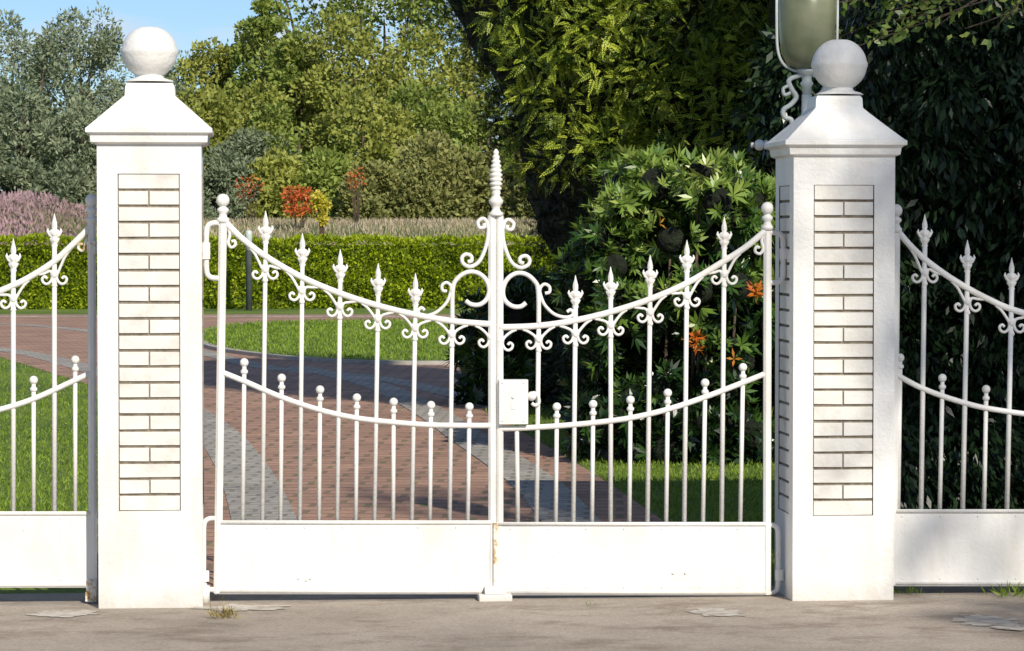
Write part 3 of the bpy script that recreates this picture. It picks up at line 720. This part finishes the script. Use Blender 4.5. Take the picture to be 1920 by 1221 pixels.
def fill(uL,uR,vT,y,ydep,n,r):
    cs=[];rd=[]
    for i in range(n):
        v=random.uniform(vT,440+1.75/px(y)-10)
        ul=np.interp(v,[a for a,_ in uL],[b_ for _,b_ in uL]); ur=np.interp(v,[a for a,_ in uR],[b_ for _,b_ in uR])
        u=random.uniform(ul,ur); yy_=y+random.uniform(0,ydep)+.5*abs((u-(ul+ur)/2)/((ur-ul)/2))**2
        p=S(u,v,yy_); cs.append((p.x,yy_,max(p.z,.1))); rd.append(r*random.uniform(.6,1.3))
    return cs,rd
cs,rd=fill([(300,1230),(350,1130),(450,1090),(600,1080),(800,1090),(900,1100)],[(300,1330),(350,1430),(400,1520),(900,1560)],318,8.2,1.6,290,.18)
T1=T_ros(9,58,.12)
R1=bushmass("rhododendron",cs,rd,15,T1,.115,L_rho,M_core,vfun=lambda p:.22+.48*np.clip((p[:,2]-1.0)/1.1,-.6,1)+.15*np.sin(p[:,0]*7+p[:,2]*5))  # leaf tone rises with height: lit top and shaded foot put into colour
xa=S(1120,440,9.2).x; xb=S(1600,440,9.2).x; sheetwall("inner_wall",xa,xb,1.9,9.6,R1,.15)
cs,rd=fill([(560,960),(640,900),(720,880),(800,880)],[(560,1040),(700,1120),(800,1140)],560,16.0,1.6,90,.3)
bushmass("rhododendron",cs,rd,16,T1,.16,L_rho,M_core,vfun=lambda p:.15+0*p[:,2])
pp=[]
for u,v,k in ((1300,645,5),(1312,630,4),(1415,545,5),(1422,556,3),(1235,415,1),(1385,668,1)):
    for _ in range(k):
        q=S(u+random.uniform(-10,10),v+random.uniform(-12,12),7.8); pp.append(q)
foliage("orange_leaves",np.array(pp),np.tile([[0,-.4,.2]],(len(pp),1)),T_ros(4,70,.12),.09,L_orange,.9,R1)

# dark laurel wall on the right ---------------------------------------------
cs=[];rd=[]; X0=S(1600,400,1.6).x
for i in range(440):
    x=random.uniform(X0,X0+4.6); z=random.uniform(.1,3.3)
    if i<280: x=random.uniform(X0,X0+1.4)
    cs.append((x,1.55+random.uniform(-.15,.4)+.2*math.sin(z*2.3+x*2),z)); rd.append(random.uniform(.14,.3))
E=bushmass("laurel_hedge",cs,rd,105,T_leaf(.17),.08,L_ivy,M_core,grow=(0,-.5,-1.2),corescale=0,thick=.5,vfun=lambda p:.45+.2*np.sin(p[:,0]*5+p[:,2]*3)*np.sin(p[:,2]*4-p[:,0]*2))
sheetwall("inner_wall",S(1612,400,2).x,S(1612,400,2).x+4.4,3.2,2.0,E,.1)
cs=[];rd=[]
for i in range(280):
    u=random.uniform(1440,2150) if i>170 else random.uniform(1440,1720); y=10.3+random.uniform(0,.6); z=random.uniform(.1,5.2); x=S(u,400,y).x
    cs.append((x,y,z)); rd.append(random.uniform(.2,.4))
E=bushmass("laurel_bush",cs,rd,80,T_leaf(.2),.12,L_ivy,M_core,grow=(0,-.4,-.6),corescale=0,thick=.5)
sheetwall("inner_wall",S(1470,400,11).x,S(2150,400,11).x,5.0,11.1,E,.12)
e=empty("overhanging_branch"); mb=MB(); tips=[]
base=S(2100,-60,.9)
for k in range(18):
    u=random.uniform(1560,1900); v=random.uniform(-15,95 if u<1720 else 60); q=S(u,v,random.uniform(.7,1.2)); 
    mid=(base+q)/2+Vector((0,0,random.uniform(.02,.2))); mb.tube([tuple(a) for a in crom([tuple(base),tuple(mid),tuple(mid.lerp(q,.5)+Vector((0,0,random.uniform(-.03,.03)))),tuple(q)],4)],.0035,5); tips.append((mid,q,u))
mb.obj("twigs",[M_bark],e)
pp=[]
for mid,q,u in tips:
    for _ in range(26 if u<1740 else 9):
        t=random.uniform(.55,1.05); p=mid.lerp(q,t); pp.append((p.x+random.uniform(-.06,.06),p.y+random.uniform(-.05,.05),p.z+random.uniform(-.06,.06)))
foliage("leaves",np.array(pp),np.tile([[-.4,-.3,-.2]],(len(pp),1)),T_leaf(.25),.055,L_rho,1,e,rb=rng.uniform(.4,1.2,len(pp)))

# tall tree across the road, up-sun of the right pillar: gives soft broken shade there
e=empty("beech_tree"); cs=[];rd=[]
Rx=Vector((math.cos(AZ),math.sin(AZ),0)); Uz=SUN.cross(Rx)
if Uz.z<0: Uz=-Uz
base=Vector((1.25,0,0))+SUN*31
for i in range(150):
    a=random.uniform(0.35,6.5); h_=random.uniform(-1.0,3.6); q=base+Rx*a+Uz*h_+SUN*random.uniform(-2.5,2.5)
    cs.append(tuple(q)); rd.append(random.uniform(.3,.6))
p,d=lobes(np.array(cs),np.array(rd),14,.8); foliage("leaves",p,d,T_leaf(.35),.24,L_green,1,e)
cb=base+Rx*3.3; mb=MB(); mb.tube([(cb.x,cb.y,-.1),(cb.x,cb.y,9),(cb.x,cb.y,cb.z-1),(cb.x,cb.y,cb.z+2)],[.42,.34,.22,.06],12)
for c in cs[::5]: mb.tube([(cb.x,cb.y,min(c[2]-.6,cb.z+1)),((cb.x+c[0])/2,(cb.y+c[1])/2,c[2]-.2),tuple(c)],[.08,.04,.012],6)
mb.obj("trunk",[M_bark],e)

def tuft(name,u,v,n_,size,mat,sp=.06):
    g=G(u,v); P=np.stack([rng.normal(g.x,sp,n_),rng.normal(g.y,sp*.7,n_),np.full(n_,.006)],1)
    gr=np.stack([rng.normal(0,.6,n_),rng.normal(0,.4,n_),np.full(n_,.8)],1)
    foliage(name,P,gr,T_blade(),size,mat,.3)
tuft("dry_grass_tuft",418,1162,60,.065,L_weed,.028)
tuft("weed",1900,1122,50,.07,L_grass,.05); tuft("weed",1690,1118,30,.05,L_grass,.05); tuft("weed",395,1128,20,.04,L_weed,.03); tuft("weed",1108,1140,6,.03,L_grass,.01)
print("faces",sum(len(o.data.polygons) for o in bpy.data.objects if o.type=='MESH'))
